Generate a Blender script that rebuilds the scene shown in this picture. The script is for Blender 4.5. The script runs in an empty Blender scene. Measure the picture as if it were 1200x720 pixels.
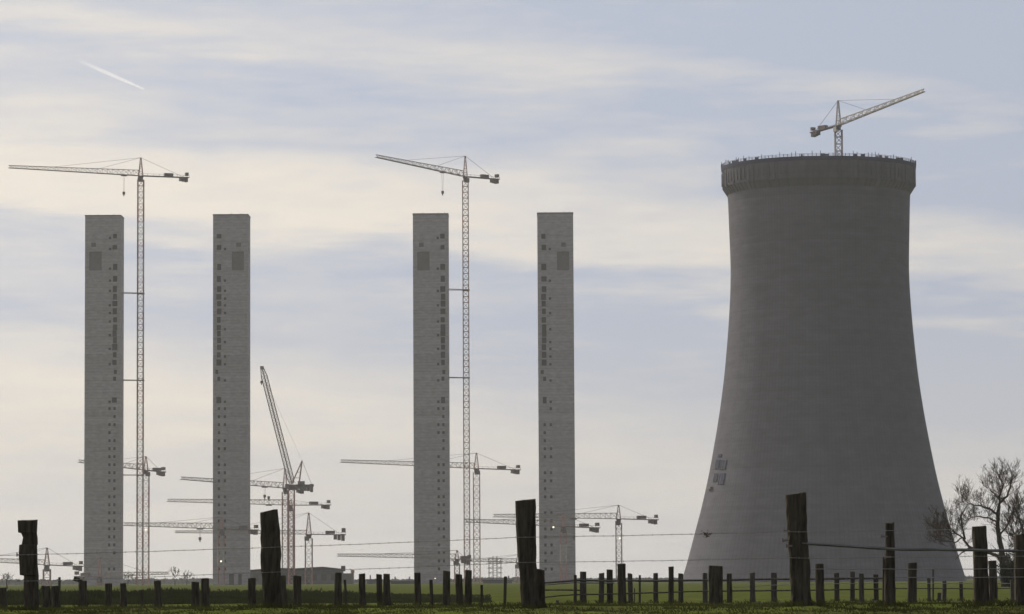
import bpy, math, random
from mathutils import Vector, Matrix, noise
R = math.radians
scn = bpy.context.scene
C = scn.collection

# ------------------------------------------------------------------ camera
F = 4200.0                     # focal length in pixels of the 1200 px wide photograph
PITCH, ROLL = R(4.372), R(-0.32)
CAMZ = 1.0
cam = bpy.data.objects.new('camera', bpy.data.cameras.new('camera'))
C.objects.link(cam); scn.camera = cam
CR = Matrix.Rotation(R(90) + PITCH, 3, 'X') @ Matrix.Rotation(ROLL, 3, 'Z')
cam.matrix_world = Matrix.Translation((0, 0, CAMZ)) @ CR.to_4x4()
cam.data.sensor_width = 36; cam.data.lens = F / 1200 * 36
cam.data.clip_start = 0.5; cam.data.clip_end = 120000
scn.render.resolution_x = 1024; scn.render.resolution_y = 614

def at(x, y, D):
    """world point seen at photo pixel (x, y) at distance D along +Y"""
    d = CR @ Vector(((x - 600) / F, -(y - 360) / F, -1))
    return Vector((0, 0, CAMZ)) + d * (D / d.y)

# ------------------------------------------------------------------ sky, sun, exposure
SUN_EL, SUN_AZ = R(36), R(-42)
sun_dir = Vector((math.sin(SUN_AZ) * math.cos(SUN_EL), math.cos(SUN_AZ) * math.cos(SUN_EL), math.sin(SUN_EL)))
w = bpy.data.worlds.new('World'); scn.world = w; w.use_nodes = True
nt = w.node_tree; N = nt.nodes; L = nt.links
for n in list(N): N.remove(n)
def nd(t, **k):
    n = N.new(t)
    for a, b in k.items(): setattr(n, a, b)
    return n
def mth(op, a, b=None, clamp=False):
    n = nd('ShaderNodeMath', operation=op, use_clamp=clamp)
    for i, v in enumerate((a, b)):
        if v is None: continue
        if isinstance(v, (int, float)): n.inputs[i].default_value = v
        else: L.new(v, n.inputs[i])
    return n.outputs[0]
def mix(f, a, b):
    n = nd('ShaderNodeMix', data_type='RGBA')
    for s, v in ((0, f), (6, a), (7, b)):
        if isinstance(v, (int, float)): n.inputs[s].default_value = v
        elif isinstance(v, tuple): n.inputs[s].default_value = v + (1,)
        else: L.new(v, n.inputs[s])
    return n.outputs[2]
sky = nd('ShaderNodeTexSky', sky_type='NISHITA', sun_disc=False, sun_elevation=SUN_EL, sun_rotation=SUN_AZ,
         air_density=1.0, dust_density=3.0, ozone_density=1.5)
tc = nd('ShaderNodeTexCoord')
sep = nd('ShaderNodeSeparateXYZ'); L.new(tc.outputs['Generated'], sep.inputs[0])
X, Y, Z = sep.outputs
def wnoise(scale, loc=(0, 0, 0), detail=3, rough=0.5, rot=0.0):
    m = nd('ShaderNodeMapping'); m.inputs['Scale'].default_value = scale; m.inputs['Location'].default_value = loc
    m.inputs['Rotation'].default_value = (0, rot, 0)
    L.new(tc.outputs['Generated'], m.inputs[0])
    n = nd('ShaderNodeTexNoise'); n.inputs['Scale'].default_value = 1; n.inputs['Detail'].default_value = detail
    n.inputs['Roughness'].default_value = rough
    L.new(m.outputs[0], n.inputs['Vector']); return n.outputs[0]
n_big = wnoise((9, 3, 36), (3.1, 0, 0.4), 3)
n_str = wnoise((16, 5, 130), (1.7, 2, 5.2), 4, .55, R(2.5))
n_fine = wnoise((60, 20, 330), (0.4, 1, 2.2), 4, .6, R(3.5))
n_wide = wnoise((2.2, 2.2, 5), (0.3, .9, .2), 4)
# elevation bands of high thin cloud, bent and broken by noise (they slope down to the right)
e = mth('ADD', Z, mth('MULTIPLY', X, 0.10))
e = mth('ADD', e, mth('MULTIPLY', mth('SUBTRACT', n_big, .5), .050))
e = mth('ADD', e, mth('MULTIPLY', mth('SUBTRACT', n_str, .5), .020))
e = mth('MULTIPLY', e, 5.0)
ramp = nd('ShaderNodeValToRGB'); L.new(e, ramp.inputs[0])
cr = ramp.color_ramp; cr.interpolation = 'EASE'
pts = [(0, .35), (.10, .48), (.18, .72), (.25, .40), (.31, .04), (.40, .12), (.47, .80), (.54, .75), (.61, .12), (.67, .12), (.72, .42), (.80, .02), (1, .1)]
while len(cr.elements) > 1: cr.elements.remove(cr.elements[-1])
cr.elements[0].position = pts[0][0]; cr.elements[0].color = (pts[0][1],) * 3 + (1,)
for p, v in pts[1:]:
    el = cr.elements.new(p); el.color = (v, v, v, 1)
bands = ramp.outputs[0]
m1 = mth('ADD', bands, mth('MULTIPLY', mth('SUBTRACT', n_str, .5), .85))
m1 = mth('ADD', m1, mth('MULTIPLY', mth('SUBTRACT', n_fine, .5), .45))
m1 = mth('ADD', m1, mth('MULTIPLY', X, -1.6), clamp=True)
# left side nearer the sun: clouds shine more there, less behind the camera
dt = nd('ShaderNodeVectorMath', operation='DOT_PRODUCT'); L.new(tc.outputs['Generated'], dt.inputs[0])
dt.inputs[1].default_value = (math.sin(SUN_AZ), math.cos(SUN_AZ), 0)
glow = nd('ShaderNodeMapRange'); L.new(dt.outputs['Value'], glow.inputs[0])
glow.inputs[1].default_value = -1; glow.inputs[2].default_value = 1
glow.inputs[3].default_value = .27; glow.inputs[4].default_value = 1.06
front = nd('ShaderNodeMapRange'); L.new(dt.outputs['Value'], front.inputs[0])   # clear bluer sky away from the sun
front.inputs[1].default_value = -.2; front.inputs[2].default_value = .6; front.inputs[3].default_value = .15
base = mix(.90, sky.outputs[0], (4.85, 5.33, 6.5))      # thin high veil over the blue
cloud = mix(mth('MULTIPLY', m1, front.outputs[0]), base, (8.7, 8.0, 7.05))
hz = nd('ShaderNodeMapRange'); L.new(Z, hz.inputs[0]); hz.inputs[1].default_value = 0; hz.inputs[2].default_value = .075
hz.inputs[3].default_value = .55; hz.inputs[4].default_value = 0
hzf = mth('MULTIPLY', hz.outputs[0], front.outputs[0])
cloud = mix(hzf, cloud, (8.3, 7.7, 6.95))
vm = nd('ShaderNodeVectorMath', operation='SCALE'); L.new(cloud, vm.inputs[0]); L.new(glow.outputs[0], vm.inputs[3])
bg = nd('ShaderNodeBackground'); L.new(vm.outputs[0], bg.inputs[0]); bg.inputs[1].default_value = 0.105
out = nd('ShaderNodeOutputWorld'); L.new(bg.outputs[0], out.inputs[0])
sun = bpy.data.objects.new('sun', bpy.data.lights.new('sun', 'SUN')); C.objects.link(sun)
sun.data.energy = 2.0; sun.data.angle = R(3); sun.data.color = (1, .93, .82)
sun.rotation_euler = sun_dir.to_track_quat('Z', 'Y').to_euler()
vs = scn.view_settings; vs.view_transform = 'Standard'; vs.look = 'None'; vs.exposure = 0; vs.gamma = 1; vs.use_curve_mapping = False
scn.cycles.volume_bounces = 3

# ------------------------------------------------------------------ materials
def mat(name, col, col2=None, rough=.85, scale=(1, 1, 1), noise_scale=1, detail=5, bump=0, metal=0, lines=None, ring=None, spec=.3):
    m = bpy.data.materials.new(name); m.use_nodes = True
    t = m.node_tree; b = t.nodes['Principled BSDF']; lk = t.links
    b.inputs['Roughness'].default_value = rough; b.inputs['Metallic'].default_value = metal
    b.inputs['Specular IOR Level'].default_value = spec
    co = t.nodes.new('ShaderNodeTexCoord'); mp = t.nodes.new('ShaderNodeMapping'); mp.inputs['Scale'].default_value = scale
    lk.new(co.outputs['Object'], mp.inputs[0])
    nz = t.nodes.new('ShaderNodeTexNoise'); nz.inputs['Scale'].default_value = noise_scale; nz.inputs['Detail'].default_value = detail
    nz.inputs['Roughness'].default_value = .62
    lk.new(mp.outputs[0], nz.inputs['Vector'])
    r = t.nodes.new('ShaderNodeMapRange'); r.inputs[1].default_value = .3; r.inputs[2].default_value = .7
    lk.new(nz.outputs[0], r.inputs[0])
    mx = t.nodes.new('ShaderNodeMix'); mx.data_type = 'RGBA'
    mx.inputs[6].default_value = tuple(col) + (1,); mx.inputs[7].default_value = tuple(col2 or col) + (1,)
    lk.new(r.outputs[0], mx.inputs[0]); colr = mx.outputs[2]
    def darken(colr, fac_socket, amount):
        q = t.nodes.new('ShaderNodeMix'); q.data_type = 'RGBA'; q.blend_type = 'MULTIPLY'
        mm = t.nodes.new('ShaderNodeMath'); mm.operation = 'MULTIPLY'; mm.inputs[1].default_value = amount
        lk.new(fac_socket, mm.inputs[0]); lk.new(mm.outputs[0], q.inputs[0]); lk.new(colr, q.inputs[6])
        q.inputs[7].default_value = (0, 0, 0, 1); return q.outputs[2]
    sp = t.nodes.new('ShaderNodeSeparateXYZ'); lk.new(co.outputs['Object'], sp.inputs[0])
    if lines:
        for period, width, amount in lines:      # horizontal casting joints, each lift a slightly different grey
            a = t.nodes.new('ShaderNodeMath'); a.operation = 'DIVIDE'; lk.new(sp.outputs[2], a.inputs[0]); a.inputs[1].default_value = period
            f = t.nodes.new('ShaderNodeMath'); f.operation = 'FRACT'; lk.new(a.outputs[0], f.inputs[0])
            g = t.nodes.new('ShaderNodeMath'); g.operation = 'LESS_THAN'; lk.new(f.outputs[0], g.inputs[0]); g.inputs[1].default_value = width / period
            colr = darken(colr, g.outputs[0], amount)
            fl = t.nodes.new('ShaderNodeMath'); fl.operation = 'FLOOR'; lk.new(a.outputs[0], fl.inputs[0])
            wn = t.nodes.new('ShaderNodeTexWhiteNoise'); wn.noise_dimensions = '1D'; lk.new(fl.outputs[0], wn.inputs['W'])
            colr = darken(colr, wn.outputs['Value'], amount * .8)
    if ring:                                     # vertical ribs round the shell
        n_r, amount = ring
        an = t.nodes.new('ShaderNodeMath'); an.operation = 'ARCTAN2'; lk.new(sp.outputs[1], an.inputs[0]); lk.new(sp.outputs[0], an.inputs[1])
        a = t.nodes.new('ShaderNodeMath'); a.operation = 'MULTIPLY'; lk.new(an.outputs[0], a.inputs[0]); a.inputs[1].default_value = n_r / (2 * math.pi)
        f = t.nodes.new('ShaderNodeMath'); f.operation = 'FRACT'; lk.new(a.outputs[0], f.inputs[0])
        g = t.nodes.new('ShaderNodeMath'); g.operation = 'LESS_THAN'; lk.new(f.outputs[0], g.inputs[0]); g.inputs[1].default_value = .25
        colr = darken(colr, g.outputs[0], amount)
        # irregular long vertical weather streaks
        cb = t.nodes.new('ShaderNodeCombineXYZ'); lk.new(an.outputs[0], cb.inputs[0]); lk.new(sp.outputs[2], cb.inputs[2])
        mp2 = t.nodes.new('ShaderNodeMapping'); mp2.inputs['Scale'].default_value = (22, 1, .022); lk.new(cb.outputs[0], mp2.inputs[0])
        n2 = t.nodes.new('ShaderNodeTexNoise'); n2.inputs['Scale'].default_value = 1; n2.inputs['Detail'].default_value = 4; lk.new(mp2.outputs[0], n2.inputs['Vector'])
        colr = darken(colr, n2.outputs[0], .30)
    lk.new(colr, b.inputs['Base Color'])
    if bump:
        bp = t.nodes.new('ShaderNodeBump'); bp.inputs['Strength'].default_value = bump; bp.inputs['Distance'].default_value = .02
        lk.new(nz.outputs[0], bp.inputs['Height']); lk.new(bp.outputs[0], b.inputs['Normal'])
    return m
def emit(name, col, s):
    m = bpy.data.materials.new(name); m.use_nodes = True; b = m.node_tree.nodes['Principled BSDF']
    b.inputs['Emission Color'].default_value = tuple(col) + (1,); b.inputs['Emission Strength'].default_value = s; return m
M = dict(
    concrete=mat('stair_concrete', (.40, .37, .39), (.64, .60, .62), scale=(.35, .35, .75), noise_scale=1.1, detail=9, lines=[(4.1, .35, .14), (1.35, .2, .14)]),
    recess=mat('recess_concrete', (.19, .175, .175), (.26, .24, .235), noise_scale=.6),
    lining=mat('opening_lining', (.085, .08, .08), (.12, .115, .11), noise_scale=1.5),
    shell=mat('shell_concrete', (.132, .126, .157), (.200, .190, .230), scale=(.12, .12, .3), noise_scale=1.2, detail=10, lines=[(1.5, .12, .15), (9.0, .3, .10)], ring=(180, .14)),
    rim=mat('rim_concrete', (.110, .104, .130), (.165, .156, .184), scale=(.3, .3, .15), noise_scale=1, lines=[(2.6, .2, .12)], ring=(60, .14)),
    formwork=mat('formwork_steel', (.035, .04, .085), (.06, .065, .12), noise_scale=.7),
    red=mat('faded_red_paint', (.48, .25, .23), (.56, .36, .33), noise_scale=.5, rough=.6),
    white=mat('weathered_white_paint', (.50, .45, .42), (.66, .61, .57), noise_scale=.5, rough=.6),
    greymetal=mat('crane_grey_steel', (.30, .25, .24), (.42, .36, .34), noise_scale=.5, rough=.6),
    dark=mat('dark_machine_steel', (.17, .135, .14), (.25, .205, .205), noise_scale=.6, rough=.6),
    wood=mat('weathered_oak', (.030, .025, .021), (.125, .106, .084), scale=(14, 14, 1.6), noise_scale=1.5, bump=.8, rough=.95, spec=.1),
    wood2=mat('greyed_wood', (.05, .045, .04), (.15, .135, .12), scale=(16, 16, 2), noise_scale=1.5, bump=.6, rough=.95, spec=.1),
    rail=mat('grey_rail_wood', (.10, .10, .105), (.24, .235, .235), scale=(2, 6, 6), noise_scale=1.5, rough=.8),
    board=mat('pale_board', (.16, .15, .14), (.30, .28, .25), scale=(.6, 6, 6), noise_scale=1.5, rough=.9),
    wire=mat('wire_steel', (.26, .25, .24), (.36, .34, .32), noise_scale=3, rough=.6),
    bark=mat('bark', (.035, .028, .022), (.085, .07, .055), scale=(4, 4, 1), noise_scale=2, rough=.95, spec=.1),
    twig=mat('twig', (.06, .045, .035), (.11, .08, .062), noise_scale=.8, rough=.95, spec=.1),
    ivy=mat('ivy_leaf', (.012, .018, .009), (.035, .045, .02), noise_scale=1.3, rough=.7, spec=.3),
    hedge=mat('tall_grass_blade', (.038, .044, .022), (.080, .084, .044), noise_scale=.6, rough=.9, spec=.1),
    wood_far=mat('far_wood_leaf', (.035, .045, .045), (.07, .075, .07), noise_scale=.02, rough=.95, spec=.1),
    blade=mat('grass_blade', (.045, .050, .016), (.11, .11, .04), noise_scale=.35, rough=.9, spec=.1),
    hallwall=mat('hall_cladding', (.14, .15, .16), (.20, .20, .20), scale=(.1, .1, .1), noise_scale=2, lines=[(2.4, .3, .2)]),
    hallroof=mat('hall_roof', (.06, .065, .07), (.10, .105, .11), noise_scale=.2),
    lamp=emit('lamp_glow', (1, .90, .68), 1.6),
)
# ground: mown pasture, paler and yellower in patches
def ground_mat():
    m = bpy.data.materials.new('pasture_grass'); m.use_nodes = True; t = m.node_tree; b = t.nodes['Principled BSDF']; lk = t.links
    b.inputs['Roughness'].default_value = 1; b.inputs['Specular IOR Level'].default_value = 0
    co = t.nodes.new('ShaderNodeTexCoord')
    def nz(scale, sc, det=6):
        mp = t.nodes.new('ShaderNodeMapping'); mp.inputs['Scale'].default_value = sc; lk.new(co.outputs['Object'], mp.inputs[0])
        n = t.nodes.new('ShaderNodeTexNoise'); n.inputs['Scale'].default_value = scale; n.inputs['Detail'].default_value = det
        n.inputs['Roughness'].default_value = .7; lk.new(mp.outputs[0], n.inputs['Vector'])
        r = t.nodes.new('ShaderNodeMapRange'); r.inputs[1].default_value = .33; r.inputs[2].default_value = .67; lk.new(n.outputs[0], r.inputs[0]); return r.outputs[0]
    def mx(f, a, c):
        q = t.nodes.new('ShaderNodeMix'); q.data_type = 'RGBA'
        lk.new(f, q.inputs[0])
        for s, v in ((6, a), (7, c)):
            if isinstance(v, tuple): q.inputs[s].default_value = v + (1,)
            else: lk.new(v, q.inputs[s])
        return q.outputs[2]
    a = mx(nz(3, (1, .4, 1)), (.085, .122, .016), (.15, .195, .032))
    a = mx(nz(.25, (1, .12, 1)), a, (.16, .185, .045))
    g = mx(nz(.9, (1, .3, 1)), (.075, .072, .032), a)
    lk.new(g, b.inputs['Base Color'])
    return m
M['ground'] = ground_mat()
for k_ in ('blade', 'hedge', 'ivy'):          # light shines through blades and leaves
    t = M[k_].node_tree; b = t.nodes['Principled BSDF']; b.inputs['Specular IOR Level'].default_value = .05
    tl = t.nodes.new('ShaderNodeBsdfTranslucent'); ms = t.nodes.new('ShaderNodeMixShader'); ms.inputs[0].default_value = .28
    t.links.new(b.inputs['Base Color'].links[0].from_socket, tl.inputs[0]); t.links.new(b.outputs[0], ms.inputs[1]); t.links.new(tl.outputs[0], ms.inputs[2])
    t.links.new(ms.outputs[0], t.nodes['Material Output'].inputs[0])

# ------------------------------------------------------------------ mesh helpers
class MB:
    def __init__(s): s.v = []; s.f = []; s.m = []
    def add(s, vs, fs, mi=0):
        o = len(s.v); s.v += [tuple(p) for p in vs]; s.f += [tuple(i + o for i in f) for f in fs]; s.m += [mi] * len(fs)
    def box(s, c, d, rot=None, mi=0):
        c = Vector(c); hx, hy, hz = d[0] / 2, d[1] / 2, d[2] / 2
        vs = [Vector((x, y, z)) for z in (-hz, hz) for y in (-hy, hy) for x in (-hx, hx)]
        if rot is not None: vs = [rot @ p for p in vs]
        s.add([c + p for p in vs], [(0, 2, 3, 1), (4, 5, 7, 6), (0, 1, 5, 4), (2, 6, 7, 3), (0, 4, 6, 2), (1, 3, 7, 5)], mi)
    def bar(s, p, q, w, w2=None, n=4, mi=0, cap=True):
        p = Vector(p); q = Vector(q); d = q - p
        if d.length < 1e-6: return
        w2 = w if w2 is None else w2
        d.normalize(); a = d.orthogonal().normalized() if abs(d.z) > .99 else d.cross(Vector((0, 0, 1))).normalized(); b = d.cross(a)
        vs = []
        for c, r in ((p, w / 2), (q, w2 / 2)):
            for i in range(n):
                t = 2 * math.pi * (i + .5) / n; k = r * (1.414 if n == 4 else 1)
                vs.append(c + a * math.cos(t) * k + b * math.sin(t) * k)
        fs = [(i, (i + 1) % n, n + (i + 1) % n, n + i) for i in range(n)]
        if cap: fs += [tuple(range(n))[::-1], tuple(range(n, 2 * n))]
        s.add(vs, fs, mi)
    def path(s, pts, rads, n=5, mi=0):
        """one continuous tapered tube through points"""
        vs = []; k = len(pts); ref = Vector((0, 1, 0.01))
        for i in range(k):
            d = (Vector(pts[min(i + 1, k - 1)]) - Vector(pts[max(i - 1, 0)])).normalized()
            a = d.cross(ref).normalized(); b = d.cross(a)
            for j in range(n):
                t = 2 * math.pi * j / n; vs.append(Vector(pts[i]) + (a * math.cos(t) + b * math.sin(t)) * rads[i])
        fs = [(i * n + j, i * n + (j + 1) % n, (i + 1) * n + (j + 1) % n, (i + 1) * n + j) for i in range(k - 1) for j in range(n)]
        fs += [tuple(range(n))[::-1], tuple(range((k - 1) * n, k * n))]
        s.add(vs, fs, mi)
    def build(s, name, mats, parent=None, origin=None, smooth=False):
        o3 = Vector(origin) if origin is not None else (Vector(parent['_o']) if parent is not None and '_o' in parent else Vector())
        me = bpy.data.meshes.new(name); me.from_pydata([tuple(Vector(p) - o3) for p in s.v], [], s.f)
        if not isinstance(mats, (list, tuple)): mats = [mats]
        for m in mats: me.materials.append(m)
        if len(mats) > 1: me.polygons.foreach_set('material_index', s.m)
        if smooth: me.polygons.foreach_set('use_smooth', [True] * len(me.polygons))
        me.update(); o = bpy.data.objects.new(name, me); C.objects.link(o)
        if parent is not None: o.parent = parent; o['_o'] = tuple(o3)
        else: o.location = o3
        return o
def thing(name, label, cat, loc=(0, 0, 0), group=None):
    o = bpy.data.objects.new(name, None); C.objects.link(o); o.location = loc; o['_o'] = tuple(loc)
    o['label'] = label; o['category'] = cat
    if group: o['group'] = group
    return o
def tag(o, label=None, cat=None, group=None, kind=None):
    for k, v in (('label', label), ('category', cat), ('group', group), ('kind', kind)):
        if v: o[k] = v
    return o

# ------------------------------------------------------------------ terrain
KEYS = [(-400, -.6), (0, -.6), (22, -.5), (36, .2), (42, .5), (48, .646), (60, .57), (85, .42), (105, .33), (300, 0), (1e5, 0)]
def gz(x, D):
    for (a, za), (b, zb) in zip(KEYS, KEYS[1:]):
        if D <= b:
            z = za + (zb - za) * (D - a) / (b - a); break
    if 30 < D < 140:
        amp = .035 if D < 70 else .02
        z += amp * (noise.noise(Vector((x * .8, D * .5, 0))) + .6 * noise.noise(Vector((x * 2.7, D * 1.3, 4))))
    return z
def seq(lim, first, grow):
    r = [0.0]; st = first
    while r[-1] < lim: r.append(min(lim, r[-1] + st)); st = st if r[-1] < 16 else st * grow
    return r
xs = seq(6500, .25, 1.25); xs = [-a for a in xs[:0:-1]] + xs
ys = [-6500, -3000, -1000, -300, -100, -30, 0, 10, 20, 28]
y = 34.0
while y < 72: ys.append(y); y += .35
while y < 130: ys.append(y); y += 1.2
st = 3.0
while y < 6500: ys.append(y); y += st; st *= 1.13
ys.append(6500)
g = MB(); nx = len(xs)
for yy in ys:
    for xx in xs: g.v.append((xx, yy, gz(xx, yy)))
for j in range(len(ys) - 1):
    for i in range(nx - 1):
        a = j * nx + i; g.f.append((a, a + 1, a + nx + 1, a + nx)); g.m.append(0)
tag(g.build('ground', M['ground'], smooth=True), kind='structure')

# ------------------------------------------------------------------ stair towers
TG = 'concrete stair towers of the unfinished power station'
BIG = [277, 290, 313, 327, 339, 348, 356, 365, 375, 384, 391, 399, 407, 416, 425, 444, 469]
def stair_tower(label, xl, xr, ytop, xb, side, D, lampxy=None, portals=()):
    """xl..xr photo edges at the top, xb the left edge at the foot, side 'r'/'l': where the landing windows stand"""
    rnd = random.Random(int(xl)); yb = 683
    P0 = at(xl, ytop, D); P1 = at(xr, ytop, D); wdt = P1.x - P0.x; top = P0.z
    off = at(xl, 470, D).x
    x0 = off; dep = 14.0
    T = thing('stair_tower', label, 'concrete tower', (x0 + wdt / 2, D, 0), TG)
    def zy(yp): return at((xl + xr) / 2, yp, D).z
    def xx(frac): return x0 + wdt * frac
    big = []      # (x centre, z centre, w, h)
    fb, fd = (.84, .70) if side == 'r' else (.17, .34)
    holes = []
    for i, yp in enumerate(BIG):
        f = fb + (.0 if yp != 444 else 0)
        h = (2.9 if i > 1 else 2.4) * rnd.uniform(.82, 1.06)
        ww = 2.2 * rnd.uniform(.78, 1.1); f += rnd.uniform(-.008, .008)
        if yp == 444: ww = 1.4; h = 2.0
        holes.append((xx(f) - ww / 2, xx(f) + ww / 2, zy(yp) - h / 2, zy(yp) + h / 2, 'window'))
        if i % 2 == (0 if side == 'r' else 1) or rnd.random() < .45:
            s_ = .55; holes.append((xx(fd) - s_, xx(fd) + s_, zy(yp + 2) - .6, zy(yp + 2) + .6, 'vent_hole'))
    yp = 436; holes.append((xx(fb + (.02 if side == 'r' else -.06)) - .7, xx(fb + (.02 if side == 'r' else -.06)) + .7, zy(yp) - 1.0, zy(yp) + 1.0, 'window'))
    yp = 479.0
    while yp < 676:
        for f in (fb, fd):
            if rnd.random() < (.92 if f == fb else .7):
                holes.append((xx(f) - .55, xx(f) + .55, zy(yp) - .7, zy(yp) + .7, 'vent_hole'))
        yp += 9.4
    fs_, fq = (.17, .25) if side == 'r' else (.72, .70)
    if side == 'r': a, b = .12, .47
    else: a, b = .54, .88
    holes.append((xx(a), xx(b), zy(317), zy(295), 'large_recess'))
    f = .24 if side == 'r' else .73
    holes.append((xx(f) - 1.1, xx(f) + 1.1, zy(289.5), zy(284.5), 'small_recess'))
    for (a, b, y0, y1) in portals: holes.append((xx(a), xx(b), zy(y1), zy(y0), 'portal'))
    # front wall: rectilinear grid with the openings left out, reveals behind
    gx = sorted({x0, x0 + wdt} | {h[0] for h in holes} | {h[1] for h in holes})
    gzs = sorted({-1.0, top} | {max(-.5, h[2]) for h in holes} | {h[3] for h in holes})
    wl = MB(); yf = D
    def inside(cx, cz): return any(h[0] < cx < h[1] and h[2] < cz < h[3] for h in holes)
    for i in range(len(gx) - 1):
        if gx[i + 1] - gx[i] < 1e-5: continue
        j = 0
        while j < len(gzs) - 1:
            cx = (gx[i] + gx[i + 1]) / 2
            if inside(cx, (gzs[j] + gzs[j + 1]) / 2): j += 1; continue
            k = j
            while k + 1 < len(gzs) - 1 and not inside(cx, (gzs[k + 1] + gzs[k + 2]) / 2): k += 1
            a, b, c, d = gx[i], gx[i + 1], gzs[j], gzs[k + 1]
            wl.add([(a, yf, c), (b, yf, c), (b, yf, d), (a, yf, d)], [(0, 1, 2, 3)])
            j = k + 1
    X1 = x0 + wdt; yb_ = yf + dep; ch = .8
    wl.add([(X1, yf, -1), (X1, yb_, -1), (X1, yb_, top), (X1, yf, top)], [(0, 1, 2, 3)])
    wl.add([(x0, yf, -1), (x0, yb_, -1), (x0, yb_, top), (x0, yf, top)], [(3, 2, 1, 0)])
    wl.add([(x0, yb_, -1), (X1, yb_, -1), (X1, yb_, top), (x0, yb_, top)], [(3, 2, 1, 0)])
    wl.add([(x0, yf, top), (X1, yf, top), (X1, yb_, top), (x0, yb_, top)], [(0, 1, 2, 3)])
    for h in holes:      # reveals
        a, b, c, d = h[:4]; c = max(c, -.5); r = .9 if h[4] in ('window', 'portal', 'vent_hole') else .5
        wl.add([(a, yf, c), (b, yf, c), (b, yf, d), (a, yf, d), (a, yf + r, c), (b, yf + r, c), (b, yf + r, d), (a, yf + r, d)],
               [(0, 4, 5, 1), (1, 5, 6, 2), (2, 6, 7, 3), (3, 7, 4, 0)])
    wl.build('wall', M['concrete'], T)
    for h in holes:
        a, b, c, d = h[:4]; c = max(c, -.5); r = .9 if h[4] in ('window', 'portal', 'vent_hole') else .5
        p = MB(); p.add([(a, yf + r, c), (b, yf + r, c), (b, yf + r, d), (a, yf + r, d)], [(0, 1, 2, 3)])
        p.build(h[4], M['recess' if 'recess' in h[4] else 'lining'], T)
    # parapet coping and a few starter bars / rail posts on the roof
    c_ = MB()
    t_ = .45
    for (cx, cy, dx, dy) in ((x0 + wdt / 2, yf + t_ / 2 - .12, wdt + .24, t_), (x0 + wdt / 2, yb_ - t_ / 2 + .12, wdt + .24, t_),
                             (x0 + t_ / 2 - .12, yf + dep / 2, t_, dep - 2 * t_ + .2), (X1 - t_ / 2 + .12, yf + dep / 2, t_, dep - 2 * t_ + .2)):
        c_.box((cx, cy, top + .25), (dx, dy, .55))
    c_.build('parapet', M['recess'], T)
    for k in range(3):
        s_ = MB(); px = x0 + wdt * rnd.uniform(.1, .9); s_.bar((px, yf + 2, top), (px, yf + 2, top + rnd.uniform(.8, 1.4)), .12)
        s_.build('starter_bar', M['dark'], T)
    if lampxy:
        q = at(lampxy[0], lampxy[1], D - .5); m = MB(); m.box(q, (.7, .3, .6)); fo = m.build('floodlight', M['dark'], T)
        m = MB(); m.box((q.x, q.y - .2, q.z), (.5, .12, .4)); m.build('lens', M['lamp'], fo)
    return T
DT = 1657
stair_tower('leftmost concrete stair tower, beside the tallest left crane, windows up its right side', 99, 140.8, 253.5, 98, 'r', DT)
stair_tower('second concrete stair tower from the left, two dark portals at its foot', 249.5, 290.6, 252.5, 249, 'l', DT + 12, portals=((.46, .60, 673, 690), (.72, .82, 673, 690)))
stair_tower('third concrete stair tower from the left, tied by struts to a tall crane', 484.5, 526, 251.5, 486, 'r', DT + 10, lampxy=(510, 678))
stair_tower('rightmost of the four concrete stair towers, nearest the cooling tower', 631, 673, 250.5, 632, 'l', DT - 8)

# ------------------------------------------------------------------ cooling tower
DC = 1445.0
CX = at(962, 440, DC).x
CT = thing('cooling_tower', 'huge grey concrete cooling tower with a platform ring round its rim', 'cooling tower', (CX, DC, 0))
PROF = [(224, 108.5), (232, 106.7), (267, 105.5), (308, 104.3), (330, 104.5), (350, 105.3), (385, 107.7), (430, 111.9), (460, 115.6), (487, 119.6), (520, 125.3), (555, 132), (590, 140), (620, 148), (655, 157.5), (684, 165.5)]
mpp = DC / F
prof = []
for yp, hw in PROF: prof.append((at(962, yp, DC).z, hw * mpp * 1.003))
prof[-1] = (0.0, prof[-1][1])
def catmull(tab, n=6):
    tab = sorted(tab); o = []
    for i in range(len(tab) - 1):
        p0 = tab[max(i - 1, 0)]; p1 = tab[i]; p2 = tab[i + 1]; p3 = tab[min(i + 2, len(tab) - 1)]
        for k in range(n):
            t = k / n; o.append(tuple(.5 * (2 * p1[j] + (p2[j] - p0[j]) * t + (2 * p0[j] - 5 * p1[j] + 4 * p2[j] - p3[j]) * t * t + (3 * p1[j] - p0[j] - 3 * p2[j] + p3[j]) * t ** 3) for j in (0, 1)))
    o.append(tab[-1]); return o
ztop = at(962, 197, DC).z
outer = catmull(prof, 4)
SEG = 180
def revolve(b, pr, cx=CX, cy=DC, seg=SEG, mi=0):
    o = len(b.v)
    for (z, r) in pr:
        for i in range(seg):
            t = 2 * math.pi * i / seg; b.v.append((cx + r * math.cos(t), cy + r * math.sin(t), z))
    for j in range(len(pr) - 1):
        for i in range(seg):
            a = o + j * seg + i; c = o + j * seg + (i + 1) % seg
            b.f.append((a, c, c + seg, a + seg)); b.m.append(mi)
zr = prof[0][0]
sh = MB(); inner = [(z, r - 1.2) for z, r in outer]
revolve(sh, [(-1.5, outer[0][1] + .5)] + outer + [(ztop - 1, 109.5 * mpp)] + [(ztop - 1, 107 * mpp)] + inner[::-1])
sh.build('shell', M['shell'], CT, smooth=True)
z1 = at(962, 200, DC).z; z2 = at(962, 220, DC).z; z3 = at(962, 229, DC).z
rg = MB(); revolve(rg, [(z3, 107.2 * mpp), (z2, 112.6 * mpp), (z1, 113.6 * mpp), (z1 + .8, 113.8 * mpp), (z1 + .8, 109 * mpp), (z1 - 1, 109 * mpp)], seg=SEG)
rg.build('rim_ring', M['rim'], CT)
rnd = random.Random(4)
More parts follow.
